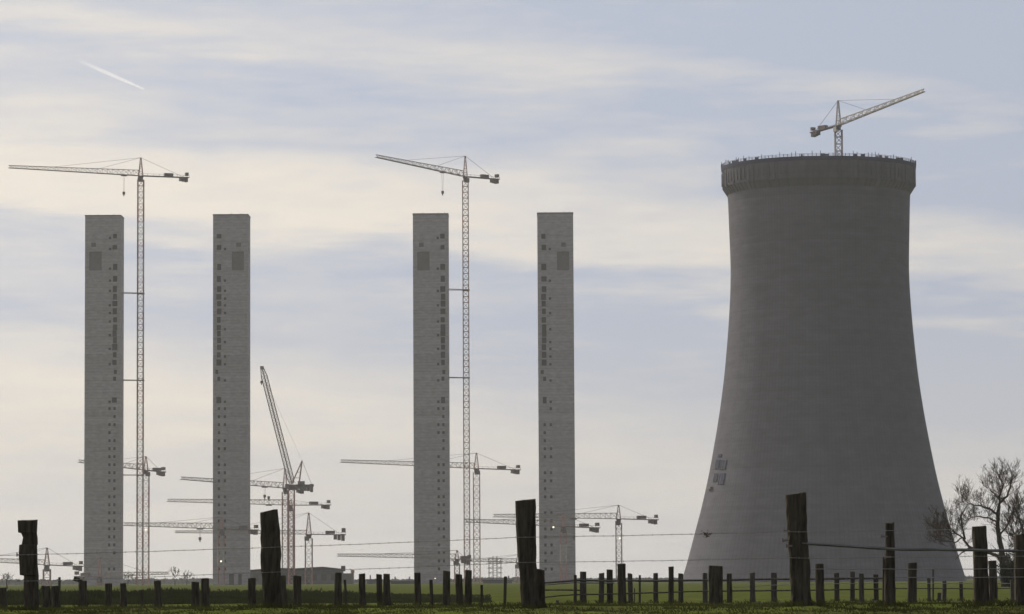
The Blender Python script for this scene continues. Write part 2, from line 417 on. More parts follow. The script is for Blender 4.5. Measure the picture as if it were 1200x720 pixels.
fp = MB()          # hanging formwork panels and their brackets all round the ring
NP = 96
for i in range(NP):
    t = 2 * math.pi * (i + .5) / NP; rot = Matrix.Rotation(t, 3, 'Z'); r = 113.3 * mpp
    c = Vector((CX + math.cos(t) * r, DC + math.sin(t) * r, 0))
    hz_ = rnd.uniform(.55, 1.05)
    fp.box(c + Vector((0, 0, z2 + (z1 - z2) * .5)), (rnd.uniform(.3, .7), 1.15, (z1 - z2) * hz_), rot)
    fp.bar(c + Vector((0, 0, z2)), Vector((CX + math.cos(t) * 107.5 * mpp, DC + math.sin(t) * 107.5 * mpp, z3)), .22)
fp.build('formwork_panel', M['rim'], CT)
dk = MB(); revolve(dk, [(z1 - .2, 114.2 * mpp), (z1 + 1.4, 114.7 * mpp), (z1 + 1.4, 108.6 * mpp)], seg=SEG)
dk.build('working_platform', M['formwork'], CT)
rl = MB()
for i in range(150):
    t = 2 * math.pi * i / 150; r = 114.4 * mpp; hgt = rnd.choice((1.0, 1.1, 1.2, 1.7, 2.1))
    p = Vector((CX + math.cos(t) * r, DC + math.sin(t) * r, z1 + 1.35)); rl.bar(p, p + Vector((0, 0, hgt)), .16)
    t2 = 2 * math.pi * (i + 1) / 150; q = Vector((CX + math.cos(t2) * r, DC + math.sin(t2) * r, z1 + 1.35))
    for hh in (.5, 1.0): rl.bar(p + Vector((0, 0, hh)), q + Vector((0, 0, hh)), .10)
    if rnd.random() < .3: rl.box((p + q) / 2 + Vector((0, 0, .4)), (.2, rnd.uniform(.7, 1.8), rnd.uniform(.5, 1.0)), Matrix.Rotation(t, 3, 'Z'))
rl.build('guard_rail', M['formwork'], CT)
# hanging working cradles on the left flank (dark window-like panels)
def on_shell(xp, yp):
    """point of the shell under a photo pixel (front side)"""
    o = Vector((0, 0, CAMZ)); d = (at(xp, yp, DC) - o).normalized(); s = 1150.0
    tab = outer
    for _ in range(6000):
        p = o + d * s; r = tab[-1][1]
        for (za, ra), (zb, rb) in zip(tab, tab[1:]):
            if za <= p.z <= zb: r = ra + (rb - ra) * (p.z - za) / (zb - za); break
        if math.hypot(p.x - CX, p.y - DC) <= r: return p
        s += .1
    return at(xp, yp, DC)
for (a, b, y0, y1, dxs) in ((842, 846, 532.5, 536, 0), (839, 843.5, 539, 550, 1), (845, 851, 539.5, 550.5, 1), (837, 841, 555, 565, 1), (843, 849, 555, 568, 1.5)):
    c = on_shell((a + b) / 2, (y0 + y1) / 2); t = math.atan2(c.y - DC, c.x - CX)
    tilt = Matrix.Rotation(t, 3, 'Z') @ Matrix.Rotation(R(-13), 3, 'Y')
    wd = (b - a) * mpp / max(.35, abs(math.sin(t))); hh = (y1 - y0) * mpp
    m = MB(); m.box(c, (.5, wd, hh), tilt)
    fr = m.build('wall_panel', M['formwork'], CT)
    m = MB()
    for k in range(3): m.box(c + tilt @ Vector((.3, (k - 1) * wd * .4, 0)), (.16, .18, hh), tilt)
    m.build('panel_frame', M['lining'], fr)
c = on_shell(833, 572)
t = math.atan2(c.y - DC, c.x - CX); m = MB(); m.box(c + Vector((-.3, -.3, 0)), (1.6, 5.2, .9), Matrix.Rotation(t, 3, 'Z')); m.build('work_cradle', M['board'], CT)

# ------------------------------------------------------------------ cranes
CG = 'tower cranes on the power station building site'
def lattice_box(b, p, q, w, w2=None, step=None, ch=.2, lc=.1, mats=1, tri=False):
    """lattice truss from p to q; square (or triangular) section"""
    p = Vector(p); q = Vector(q); w2 = w if w2 is None else w2
    d = q - p; Ln = d.length; d.normalize()
    up = Vector((0, 0, 1))
    if abs(d.z) > .95: a = Vector((1, 0, 0)); c = Vector((0, 1, 0))
    else: a = d.cross(up).normalized(); c = a.cross(d).normalized()
    n = max(2, int(round(Ln / (step or w * 1.25))))
    rings = []
    for i in range(n + 1):
        t = i / n; o = p + d * Ln * t; h = (w + (w2 - w) * t)
        if tri: rings.append([o - a * h * .4, o + a * h * .4, o + c * h])
        else: rings.append([o - a * h / 2 - c * h / 2, o + a * h / 2 - c * h / 2, o + a * h / 2 + c * h / 2, o - a * h / 2 + c * h / 2])
    k = len(rings[0])
    for i in range(n):
        mi = (i // 3) % mats
        for j in range(k):
            b.bar(rings[i][j], rings[i + 1][j], ch, mi=mi, cap=(i == n - 1 or i == 0))
            j2 = (j + 1) % k
            if i % 2: b.bar(rings[i][j], rings[i + 1][j2], lc, mi=mi, cap=False)
            else: b.bar(rings[i][j2], rings[i + 1][j], lc, mi=mi, cap=False)
            if not tri or j != 2: b.bar(rings[i][j], rings[i][j2], lc, mi=mi, cap=False)
    return rings
def crane(label, mx, D, yroot, yapex, tip, ctip, mw=2.6, k=40, hook=None, red='red', cwt=1.0, base_z=0.0, lamp=None, jibm='greymetal', ties=(), mastm=None, cab=True, drop=0.6, jh=2.6, thick=1.0):
    root = at(mx, yroot, D)
    base = Vector((root.x, D, base_z)); zr_ = root.z
    T = thing('tower_crane', label, 'tower crane', tuple(base), CG)
    m = MB(); lattice_box(m, base, (base.x, D, zr_ - 1.6), mw, step=mw * 1.05, ch=.33 * thick, lc=.19 * thick, mats=2)
    mast = m.build('mast', mastm or [M['red'], M['white']], T)
    tb = MB(); tb.bar((base.x, D, zr_ - 1.7), (base.x, D, zr_ - .1), mw * .75, n=12); tb.box((base.x, D, zr_ - .05), (mw * .9, mw * .9, .5))
    tb.build('turntable', M['dark'], T)
    ap = at(mx, yapex, D); ap.x = base.x; ap.y = D
    j0 = Vector((base.x, D, zr_ + .3))
    tp = at(tip[0], tip[1], D - k); cd = k * abs((ctip[0] - mx) / (tip[0] - mx)) * .8
    ct = at(ctip[0], ctip[1], D + cd)
    jd = (tp - j0); jd.normalize(); cdv = (ct - j0); cdv.normalize()
    if (ap - j0).z > .6:
        m = MB(); lattice_box(m, j0, ap, mw * .72, .35, step=2.0, ch=.26 * thick, lc=.13, mats=1); m.build('tower_head', M[red], T)
    m = MB(); rings = lattice_box(m, j0 + jd * mw * .4, tp, jh, jh * .45, step=2.6, ch=.27 * thick, lc=.15 * thick, tri=True); m.build('jib', M[jibm], T)
    # counter jib: two girders, deck and rails
    side = cdv.cross(Vector((0, 0, 1))).normalized(); m = MB()
    for s in (-1, 1): m.bar(j0 + cdv * mw * .4 + side * .9 * s, ct + side * .9 * s, .42)
    nn = 8
    for i in range(nn + 1):
        q = j0 + (ct - j0) * (i / nn); m.bar(q - side * .9, q + side * .9, .2)
        m.bar(q + side * .9, q + side * .9 + Vector((0, 0, 1.0)), .09); 
    m.bar(j0 + side * .9 + Vector((0, 0, 1)), ct + side * .9 + Vector((0, 0, 1)), .09)
    m.build('counter_jib', M['dark'], T)
    Lc = (ct - j0).length; rot = Matrix.Rotation(math.atan2(cdv.y, cdv.x), 3, 'Z')
    cw = MB()
    for i in range(3):
        q = ct - cdv * (1.2 + i * 1.35 * cwt); cw.box(q + Vector((0, 0, -.9 * cwt)), (1.05 * cwt, 2.2, (2.4 - .4 * i) * cwt), rot)
    cw.build('counterweight', M['dark'], T)
    m = MB(); q = ct - cdv * .9; m.box(q + Vector((0, 0, 1.6 * cwt)), (1.3 * cwt, 1.8, 1.5 * cwt), rot); m.build('switch_cabinet', M['dark'], T)
    m = MB(); q = ct - cdv * Lc * .42; m.box(q + Vector((0, 0, 1.0)), (4.2, 1.7, 1.4), rot)
    m.build('winch', M['dark'], T)
    if (ap - j0).z > .6:
        m = MB(); top = ap
        for f in (.35, .68):
            q = j0 + (tp - j0) * f + Vector((0, 0, jh * .6)); m.bar(top, q, .11)
        m.bar(top, ct - cdv * 2, .11)
        m.build('pendant_line', M['dark'], T)
    if cab:
        m = MB(); sgn = jd.cross(Vector((0, 0, 1))).normalized()
        if sgn.y > 0: sgn = -sgn
        q = j0 + sgn * mw * .75 + jd * 1.2 + Vector((0, 0, -2.0)); rj = Matrix.Rotation(math.atan2(jd.y, jd.x), 3, 'Z')
        m.box(q, (2.0, 1.5, 2.0), rj); cb = m.build('cab', M['dark' if jibm != 'white' else 'white'], T)
        m = MB(); m.box(q + jd * 1.01 + Vector((0, 0, .3)), (.06, 1.3, 1.2), rj); m.build('cab_window', M['hallroof'], cb)
    if hook:
        f = hook[0]; q = j0 + (tp - j0) * f; m = MB(); m.box(q + Vector((0, 0, -.35)), (2.6, 1.5, .5), Matrix.Rotation(math.atan2(jd.y, jd.x), 3, 'Z')); tr = m.build('trolley', M['dark'], T)
        m = MB(); hz_ = hook[1]
        for s in (-.35, .35): m.bar(q + Vector((s, 0, -.5)), q + Vector((s * .5, 0, -hz_)), .07)
        m.build('cable', M['dark'], tr)
        m = MB(); m.box(q + Vector((0, 0, -hz_ - .6)), (1.2, .8, 1.3)); m.bar(q + Vector((0, 0, -hz_ - 1.2)), q + Vector((0, 0, -hz_ - 2.1)), .35); m.build('hook_block', M['dark'], tr)
    for (yt, xt) in ties:
        z = at(mx, yt, D).z; e_ = at(xt, yt, D); m = MB()
        yy = DT + 6
        for s in (-1, 1):
            m.bar((base.x + mw / 2 * .9, D + s * mw * .55, z), (e_.x + .02, yy + s * 3.2, z), .30)
        m.box((base.x, D, z), (mw + .9, mw + .9, .45)); m.build('wall_tie', M['greymetal'], T)
    if lamp:
        q = at(lamp[0], lamp[1], D - mw * .6 - .3); m = MB(); m.box(q + Vector((0, .3, 0)), (.9, .4, .8)); fo = m.build('floodlight', M['dark'], T)
        m = MB(); m.box(q + Vector((0, .04, 0)), (.75, .1, .65)); m.build('lens', M['lamp'], fo)
    return T
crane('tall red and white crane tied to the leftmost stair tower', 165, DT + 9, 207, 185, (10, 197), (221, 208.5), k=34, hook=(.13, 8), ties=((344, 144.5), (446, 144.5), (557, 144.5)), mw=2.7)
crane('tall red and white crane tied to the third stair tower from the left', 545.3, DT + 9, 208, 183, (440.5, 184.5), (584, 210.5), k=48, hook=(.26, 9), ties=((340, 526), (443, 526)), mw=2.6)
crane('shorter crane just right of the tall left crane mast, jib behind the leftmost tower', 171, DT + 60, 552, 535, (92, 542), (193, 553.5), k=40, mw=2.9, lamp=(171, 621), mastm=[M['red'], M['white']])
crane('crane with pointed head just left of the luffing boom foot, jib pointing left', 334, DT + 50, 573, 549, (212, 562), (356, 575), k=55, hook=(.2, 4), mw=2.6, cwt=.8)
crane('low crane whose level jib passes under the luffing crane machine deck', 340.5, DT + 80, 593, 586, (196, 588), (387, 592), k=35, hook=(.18, -4), mw=2.6)
crane('small crane with tall pointed head and boxy counterweight, right of the luffing crane', 361.8, DT - 30, 627, 601, (205, 624.5), (405, 627), k=12, mw=3.1, cwt=1.3, jh=1.8)
crane('crane with reddish mast standing in front of the second stair tower', 259, DT - 60, 621, 606, (145, 616), (302, 621.5), k=40, hook=(.22, 4), mw=2.6, lamp=(259, 658))
crane('crane with pointed head close right of the tall middle crane mast', 558.4, DT + 60, 550, 531, (399, 542), (609, 551), k=50, hook=(.25, 9), mw=3.0)
crane('white masted crane standing alone between the last stair tower and the cooling tower', 725, DT - 20, 609, 592, (578, 606), (771, 609.5), k=22, hook=(.36, 8), mw=2.6, lamp=(726, 631), mastm=[M['white'], M['greymetal']])
crane('crane with reddish mast standing in front of the rightmost stair tower', 660, DT - 70, 618, 603, (545, 612), (702, 619), k=30, mw=2.6, lamp=(648.5, 618))
crane('low crane beside the foot of the third stair tower, thin jib pointing left', 535.6, DT - 55, 656, 645, (395, 652), (552, 657), k=24, mw=2.2, jh=2.2)
crane('low crane at the left edge between the notched post and the leftmost tower', 55, DT - 60, 663, 642, (-60, 656), (97, 664), k=26, mw=3.0, jh=2.2)
crane('low crane with red head in front of the foot of the leftmost stair tower', 117, DT - 70, 677, 653, (198, 673), (88, 676), k=20, mw=2.4, jh=2.0, red='red')
crane('smallest crane, low behind the thick leaning post right of the scaffold frame', 607, DT + 90, 660, 650, (528, 657.5), (622, 660.5), k=20, mw=2.0, jh=1.8)
# crane inside the cooling tower
crane('pale crane rising out of the cooling tower, its jib slanting up to the right', 982.5, DC, 148, 118, (1083, 107.5), (951, 156), k=48, mw=2.7, jibm='white', red='white', mastm=[M['white'], M['greymetal']], jh=2.3, thick=1.25, cwt=.9)
# luffing crane
def luffer():
    D = DT + 20; mx = 341.5; foot = at(mx, 571, D); base = Vector((foot.x, D, 0))
    T = thing('luffing_crane', 'luffing crane with a long thin boom raised steeply to the left', 'crane', tuple(base), CG)
    m = MB(); lattice_box(m, base, (base.x, D, foot.z - 1), 2.7, step=3.2, ch=.42, lc=.24, mats=2); m.build('mast', [M['red'], M['red']], T)
    m = MB(); m.bar((base.x, D, foot.z - 1.4), (base.x, D, foot.z + .3), 2.4, n=12); m.build('turntable', M['dark'], T)
    m = MB(); e_ = at(368, 572, D + 3); m.box(((base.x - 1.2 + e_.x) / 2, D + 1, foot.z + .7), (e_.x - base.x + 1.2, 2.6, 1.0)); m.box((base.x + 4.6, D, foot.z + 1.9), (3.2, 2.2, 1.6))
    m.build('machine_deck', M['dark'], T)
    m = MB()
    for i in range(4): m.box((e_.x - 1.0 - i * 1.5, D + 1, foot.z - .5 - .1 * (i % 2)), (1.3, 3.0, 2.6 if i else 3.8))
    m.build('counterweight', M['dark'], T)
    m = MB(); m.box((base.x - 1.9, D - 1.9, foot.z + .3), (1.7, 1.6, 2.2)); m.build('cab', M['dark'], T)
    f0 = at(342, 567, D); f1 = at(307, 431, D - 14)
    m = MB(); lattice_box(m, f0, f0 + (f1 - f0) * .04, 1.4, 2.1, step=2.2, ch=.26, lc=.13); lattice_box(m, f0 + (f1 - f0) * .04, f0 + (f1 - f0) * .93, 2.1, 1.9, step=2.4, ch=.30, lc=.12)
    lattice_box(m, f0 + (f1 - f0) * .93, f1, 1.9, .9, step=2.2, ch=.26, lc=.12); m.box(f1, (1.6, 1.4, 1.3)); m.build('boom', M['greymetal'], T)
    a0 = at(345, 567, D); a1 = at(354, 540, D); m = MB()
    for s in (-1, 1):
        m.bar(a0 + Vector((-1.2, s, 0)), a1, .42); m.bar(a0 + Vector((2.2, s, 0)), a1, .42)
    for f in (.25, .5, .75):
        m.bar(a0 + Vector((-1.2, 0, 0)) + (a1 - a0 - Vector((-1.2, 0, 0))) * f, a0 + Vector((2.2, 0, 0)) + (a1 - a0 - Vector((2.2, 0, 0))) * f, .22)
    m.build('frame', M['red'], T)
    m = MB(); m.bar(a1, f0 + (f1 - f0) * .9, .05); m.bar(a1, at(366, 570, D), .14); m.build('pendant_line', M['dark'], T)
    h = at(306.5, 448, D - 14); m = MB(); m.bar(f1 + Vector((-.4, 0, 0)), h, .07); cb = m.build('cable', M['dark'], T)
    m = MB(); m.box(h, (1.1, .8, 1.2)); m.bar(h, h + Vector((0, 0, -1.3)), .3); m.build('hook_block', M['dark'], cb)
luffer()

# ------------------------------------------------------------------ low site buildings
def hall():
    D = 1705; a = at(293, 668, D); b = at(399, 668, D); T = thing('boiler_hall', 'long low grey construction hall between the second and third stair towers', 'building', ((a.x + b.x) / 2, D, 0))
    zt = a.z - .3; m = MB(); wx = b.x - a.x; cx = (a.x + b.x) / 2; m.box((cx, D + 15, zt / 2 - .5), (wx, 30, zt + 1)); m.build('wall', M['hallwall'], T)
    m = MB(); pts = [(a.x - .4, zt), (a.x + wx * .3, zt + .9), (a.x + wx * .5, zt + .6), (a.x + wx * .8, zt + 1.3), (b.x + .3, zt + .3)]
    for (x0, z0), (x1, z1_) in zip(pts, pts[1:]):
        v = [(x0, D - .4, z0 - .3), (x1, D - .4, z1_ - .3), (x1, D - .4, z1_ + .3), (x0, D - .4, z0 + .3)]; v += [(p[0], D + 30, p[2]) for p in v]
        m.add(v, [(0, 1, 2, 3), (7, 6, 5, 4), (3, 2, 6, 7), (0, 4, 5, 1)])
        m.add([(x0, D - .05, zt - .1), (x1, D - .05, zt - .1), (x1, D - .05, z1_ - .3), (x0, D - .05, z0 - .3)], [(0, 1, 2, 3)])
    m.build('roof', M['hallroof'], T)
    for i in range(9):
        x = a.x + wx * (.06 + i * .108); m = MB(); m.box((x, D - .04, 3.2), (2.6, .12, 3.0)); m.build('window', M['lining'], T)
    c = at(413, 672, D); m = MB(); m.box(((b.x + c.x) / 2 + .2, D + 8, c.z / 2 - .5), (c.x - b.x - .2, 14, c.z + 1)); m.build('annex', M['board'], T)
    q = at(402, 665.5, D); m = MB(); m.box((q.x, D + 2, q.z - .4), (2.0, 2, 2.6)); m.build('roof_hut', M['hallroof'], T)
    q = at(413, 669, D); m = MB(); m.box((q.x, D + 2, q.z - .4), (1.7, 1.7, 1.5)); m.bar((q.x, D + 2, q.z - 3), (q.x, D + 2, q.z - .6), .4); m.build('roof_tank', M['red'], T)
hall()
def low_building(label, x0, x1, y0, D, col, vents):
    a = at(x0, y0, D); b = at(x1, y0, D); T = thing('site_building', label, 'building', ((a.x + b.x) / 2, D, 0))
    m = MB(); m.box(((a.x + b.x) / 2, D + 6, a.z / 2 - .5), (b.x - a.x, 12, a.z + 1)); m.build('wall', M[col], T)
    m = MB(); m.box(((a.x + b.x) / 2, D + 6, a.z + .2), (b.x - a.x + .8, 12.8, .4)); rf = m.build('roof', M['hallroof'], T)
    for v in vents:
        p = at(v, y0, D + 4); m = MB(); m.bar((p.x, D + 4, a.z), (p.x, D + 4, a.z + 2.2), .6, n=8); m.build('chimney', M['dark'], rf)
low_building('flat roofed site shed low on the horizon right of the long hall', 430, 441, 680, 1600, 'hallwall', (434,))
low_building('long dark low shed at the foot of the third stair tower, left side', 458, 486, 682, 1580, 'hallroof', (463, 480))
low_building('low pale site office just right of the rightmost stair tower foot', 566, 600, 681, 1560, 'hallwall', (596,))
def scaffold():
    D = 1640; T = thing('scaffold_frame', 'small steel scaffold frame between the middle crane mast and the thick leaning post', 'scaffold', (at(580, 680, D).x, D, 0))
    a = at(573, 655, D); b = at(587, 655, D); m = MB(); n = 5
    for i in range(4):
        x = a.x + (b.x - a.x) * i / 3
        for yy in (D, D + 4): m.bar((x, yy, 0), (x, yy, a.z + (1.2 if i in (1, 2) else 0)), .24)
    for j in range(n + 1):
        z = a.z * j / n + .3
        for yy in (D, D + 4): m.bar((a.x - .6, yy, z), (b.x + .6, yy, z), .2)
        if j < n: m.bar((a.x, D, z), (b.x, D, z + a.z / n), .12); m.bar((b.x, D, z), (a.x, D, z + a.z / n), .12)
    m.build('frame', M['board'], T)
    m = MB(); m.box(((a.x + b.x) / 2, D + 2, a.z - 1.3), (b.x - a.x + 1.6, 5, .35)); m.box(((a.x + b.x) / 2, D + 2, a.z * .62), (b.x - a.x + 1.6, 5, .25)); m.build('deck', M['greymetal'], T)
scaffold()

# ------------------------------------------------------------------ vegetation
def leaves(b, c, r, n, size, rnd, mi=0, zs=1):
    for _ in range(n):
        v = Vector((rnd.gauss(0, 1), rnd.gauss(0, 1), rnd.gauss(0, 1))); v = v.normalized() * r * (rnd.random() ** .5); v.z *= zs
        p = Vector(c) + v; s = size * rnd.uniform(.5, 1.4)
        a = Vector((rnd.uniform(-1, 1), rnd.uniform(-1, 1), rnd.uniform(-1, 1))).normalized() * s; d = a.orthogonal().normalized() * s * .6
        b.add([p - a, p + d, p + a, p - d], [(0, 1, 2, 3)], mi)
# far woodland on the horizon
rnd = random.Random(11); b = MB(); D = 3300
x = -80.0
while x < 1290:
    n_ = noise.noise(Vector((x * .02, 3, 0))) * 1.8 + noise.noise(Vector((x * .13, 1, 0))) * 1.1
    topy = 680.6 - n_ - (x - 600) * .0054 - (2.4 if 555 < x < 640 else 0) - (2.6 if x < 270 else 0) + (.8 if x > 700 else 0)
    for row in range(3):
        p = at(x + rnd.uniform(-1, 1), topy, D + row * 60 + rnd.uniform(-20, 20)); h = max(2.0, p.z)
        leaves(b, (p.x, p.y, h * .5), h * .62, 26, 2.0, rnd)
    x += 2.3
tag(b.build('distant_woodland', M['wood_far']), 'low hazy band of distant woodland along the horizon', 'woodland', kind='stuff')

def twigs(b, p, d, ln, r, depth, rnd, rmin, spread=.75, up=.12, seg=3):
    pts = [Vector(p)]; rad = [r]; dd = Vector(d).normalized()
    for i in range(seg):
        dd = (dd + Vector((rnd.uniform(-1, 1), rnd.uniform(-1, 1), rnd.uniform(-.8, 1))) * .28 + Vector((0, 0, up * .5))).normalized()
        pts.append(pts[-1] + dd * ln / seg); rad.append(max(rmin, r * (1 - .65 * (i + 1) / seg)))
    b.path(pts, rad, n=3 if r < .06 else 5)
    if depth <= 0: return
    for k in range(rnd.choice((3, 3, 3, 4))):
        i = rnd.randint(1, seg); f = pts[i]
        nd_ = (dd + Vector((rnd.uniform(-1, 1), rnd.uniform(-1, 1), rnd.uniform(-.7, 1.1))) * spread + Vector((0, 0, up))).normalized()
        twigs(b, f, nd_, ln * rnd.uniform(.5, .8), max(rmin, rad[i] * .65), depth - 1, rnd, rmin, spread, up, seg)
def limb_tree(name, label, D, limbs, seed, depth=3, tw_len=1.5, rmin=.022, jitter=1.2, dens=1.0, group=None):
    """limbs: [(r0_m, r1_m, [(x, y) photo points], twigs?)]; the first limb is the trunk"""
    rnd = random.Random(seed); p0 = at(*limbs[0][2][0], D); base = Vector((p0.x, D, gz(p0.x, D)))
    T = thing(name, label, 'tree', tuple(base), group)
    tr = MB(); crn = MB()
    for li, (r0, r1, pts, tw) in enumerate(limbs):
        ph = rnd.uniform(0, 6)
        P = [at(x_, y_, D) for x_, y_ in pts]
        if li == 0: P[0] = base - Vector((0, 0, .4))
        amp = 0 if li == 0 else jitter * (1 if li % 2 else -1)
        for i, q in enumerate(P): q.y = D + amp * (i / max(1, len(P) - 1)) * 1.6 if li else D
        # refine
        Q = []
        for a_, b_ in zip(P, P[1:]):
            for k in range(3): Q.append(a_.lerp(b_, k / 3) + Vector((rnd.uniform(-1, 1), 0, rnd.uniform(-1, 1))) * .06 * (0 if k == 0 else 1))
        Q.append(P[-1]); n = len(Q); rad = [r0 + (r1 - r0) * i / (n - 1) for i in range(n)]
        (tr if li == 0 else crn).path(Q, rad, n=7)
        if tw:
            for i in range(1, n):
                if i / n < tw[0]: continue
                for k in range(int(tw[1] * dens + rnd.random())):
                    d = (Q[i] - Q[i - 1]).normalized()
                    nd_ = (d * .5 + Vector((rnd.uniform(-1, 1), rnd.uniform(-1, 1), rnd.uniform(-.5, 1)))).normalized()
                    twigs(crn, Q[i], nd_, tw_len * rnd.uniform(.6, 1.2), max(rmin, rad[i] * .33), depth, rnd, rmin)
    tr.build('trunk', M['bark'], T); crn.build('crown', M['twig'], T)
    return T, base
DTR = 420
limb_tree('bare_tree', 'bare leafless tree with a slender curving trunk right of the cooling tower', DTR, [
    (.42, .20, [(1177, 684), (1175, 660), (1174, 645), (1171, 630), (1169, 613), (1170, 598)], (.6, .6)),
    (.20, .05, [(1170, 598), (1172.5, 589), (1181.7, 581.7), (1186.7, 566), (1189, 555)], (.25, 2)),
    (.14, .05, [(1171, 592), (1171, 580), (1174, 568), (1167, 558)], (.2, 2.4)),
    (.16, .04, [(1169, 603), (1163, 598), (1152, 593), (1143, 592), (1134, 587)], (.15, 2.2)),
    (.10, .03, [(1172, 586), (1162, 577), (1155, 571)], (.2, 2)),
    (.12, .04, [(1169, 613), (1160, 607), (1150, 605), (1142, 606)], (.2, 1.6)),
    (.12, .04, [(1171, 628), (1180, 615), (1186, 598), (1189, 588)], (.2, 1.3)),
    (.24, .12, [(1176, 662), (1170, 652), (1161, 648), (1150, 646), (1138, 641), (1131, 632)], (.8, .6)),
    (.12, .04, [(1131, 632), (1127, 620), (1125, 605), (1129, 595)], (.1, 1.8)),
    (.11, .03, [(1138, 641), (1128, 648), (1122, 656)], (.3, .5)),
    (.11, .04, [(1131, 632), (1120, 626), (1111, 618), (1106, 608)], (.15, 2.0)),
    (.09, .03, [(1128, 630), (1120, 636), (1110, 634), (1099, 632)], (.2, 2.2)),
    (.08, .03, [(1113, 620), (1105, 622), (1097, 620)], (.1, 1.7)),
    (.08, .03, [(1118, 633), (1108, 628), (1100, 627)], (.1, 1.7)),
], 5, depth=3, tw_len=1.4, rmin=.0115, dens=1.0)
limb_tree('bare_tree', 'dense twiggy bare tree cut by the right edge of the picture', DTR + 25, [
    (.40, .22, [(1204, 684), (1203, 650), (1201, 625)], (.4, .6)),
    (.18, .05, [(1201, 625), (1196, 610), (1193, 596)], (.1, 2.2)),
    (.18, .05, [(1202, 628), (1208, 606), (1212, 580)], (.1, 2)),
    (.14, .04, [(1202, 640), (1192, 630), (1187, 618), (1186, 606)], (.1, 2.2)),
    (.14, .04, [(1202, 648), (1194, 645), (1186, 640)], (.1, 2)),
    (.14, .04, [(1203, 630), (1220, 615), (1235, 600)], (.1, 2)),
], 9, depth=3, tw_len=1.5, rmin=.018)
def bramble(label, cx, cy, hw, D, seed, n, mats, leaf=True, h=None):
    rnd = random.Random(seed); c = at(cx, cy, D); base = Vector((c.x, D, gz(c.x, D))); T = thing('bramble_bush', label, 'bush', tuple(base))
    st = MB(); lf = MB(); W = hw * D / F; H = c.z - base.z
    for i in range(n):
        a = rnd.uniform(-1, 1); p = base + Vector((a * W * .5, rnd.uniform(-.5, .5) * W * .4, 0)); d = Vector((a * .6 + rnd.uniform(-.3, .3), rnd.uniform(-.3, .3), 1)).normalized()
        ln = H * (1 - .35 * a * a) * rnd.uniform(.5, 1.0)
        twigs(st, p, d, ln * .75, .045, 2, rnd, .016, .6, .1)
        if leaf:
            for k in range(4): leaves(lf, p + d * ln * rnd.uniform(.15, .95), .45, 45, .10, rnd)
    st.build('stem', M['bark'], T)
    if leaf: lf.build('foliage', mats, T)
bramble('dark ivy covered thicket round the tree foot at the right edge', 1186, 652, 9, DTR - 10, 3, 26, M['ivy'])
bramble('tall dark evergreen bush standing at the right edge behind the last post', 1199, 628, 12, DTR + 5, 5, 40, M['ivy'])
for i, (x_, yt, D, lb) in enumerate(((205, 667, 1350, 'small bare tree left of the second stair tower foot, the taller of two'), (219, 671, 1380, 'small bare tree nearest the second stair tower foot'), (8, 674, 700, 'small bare tree at the left edge beyond the hedge'), (150, 673, 1400, 'small bare tree just right of the leftmost stair tower foot'))):
    yb_ = 684
    limb_tree('bare_tree', lb, D, [(.16, .08, [(x_, yb_), (x_, yb_ - (yb_ - yt) * .45)], None), (.07, .03, [(x_, yb_ - (yb_ - yt) * .4), (x_ - 3, yt + 5), (x_ - 4, yt + 2)], (.1, 1.6)),
               (.07, .03, [(x_, yb_ - (yb_ - yt) * .45), (x_ + 1, yt + 4), (x_ + .5, yt + 1)], (.1, 1.6)), (.07, .03, [(x_, yb_ - (yb_ - yt) * .4), (x_ + 3, yt + 6), (x_ + 5, yt + 3)], (.1, 1.6))], 20 + i, depth=2, tw_len=.9 if D > 1000 else .6, rmin=.035 if D > 1000 else .02, jitter=.4)
# dark unmown strip across the left of the field
def unmown():
    rnd = random.Random(2); b = MB()
    for (D0, D1, n, h) in ((116, 122, 9000, .30), (126, 136, 16000, .42), (140, 165, 16000, .46), (170, 230, 16000, .50)):
        for _ in range(n):
            D = rnd.uniform(D0, D1); lim = at(575, 700, D).x; x = rnd.uniform(-.16 * D, lim)
            e_ = min(1, (lim - x) / 12) * (.72 + .55 * noise.noise(Vector((x * .35, D * .1, 2))) + .25 * noise.noise(Vector((x * 1.6, D * .1, 7))))
            if rnd.random() > .35 + e_: continue
            hh = h * max(.15, e_) * rnd.uniform(.5, 1.2); z = gz(x, D); w_ = rnd.uniform(.015, .05); lx = rnd.gauss(0, .3) * hh
            b.add([(x - w_, D, z - .02), (x + w_, D, z - .02), (x + lx + w_ * .5, D, z + hh * .8), (x + lx, D, z + hh)], [(0, 1, 2, 3)])
    tag(b.build('tall_grass', M['hedge']), 'dark strip of tall unmown grass across the left half of the field', 'grass', kind='stuff')
unmown()

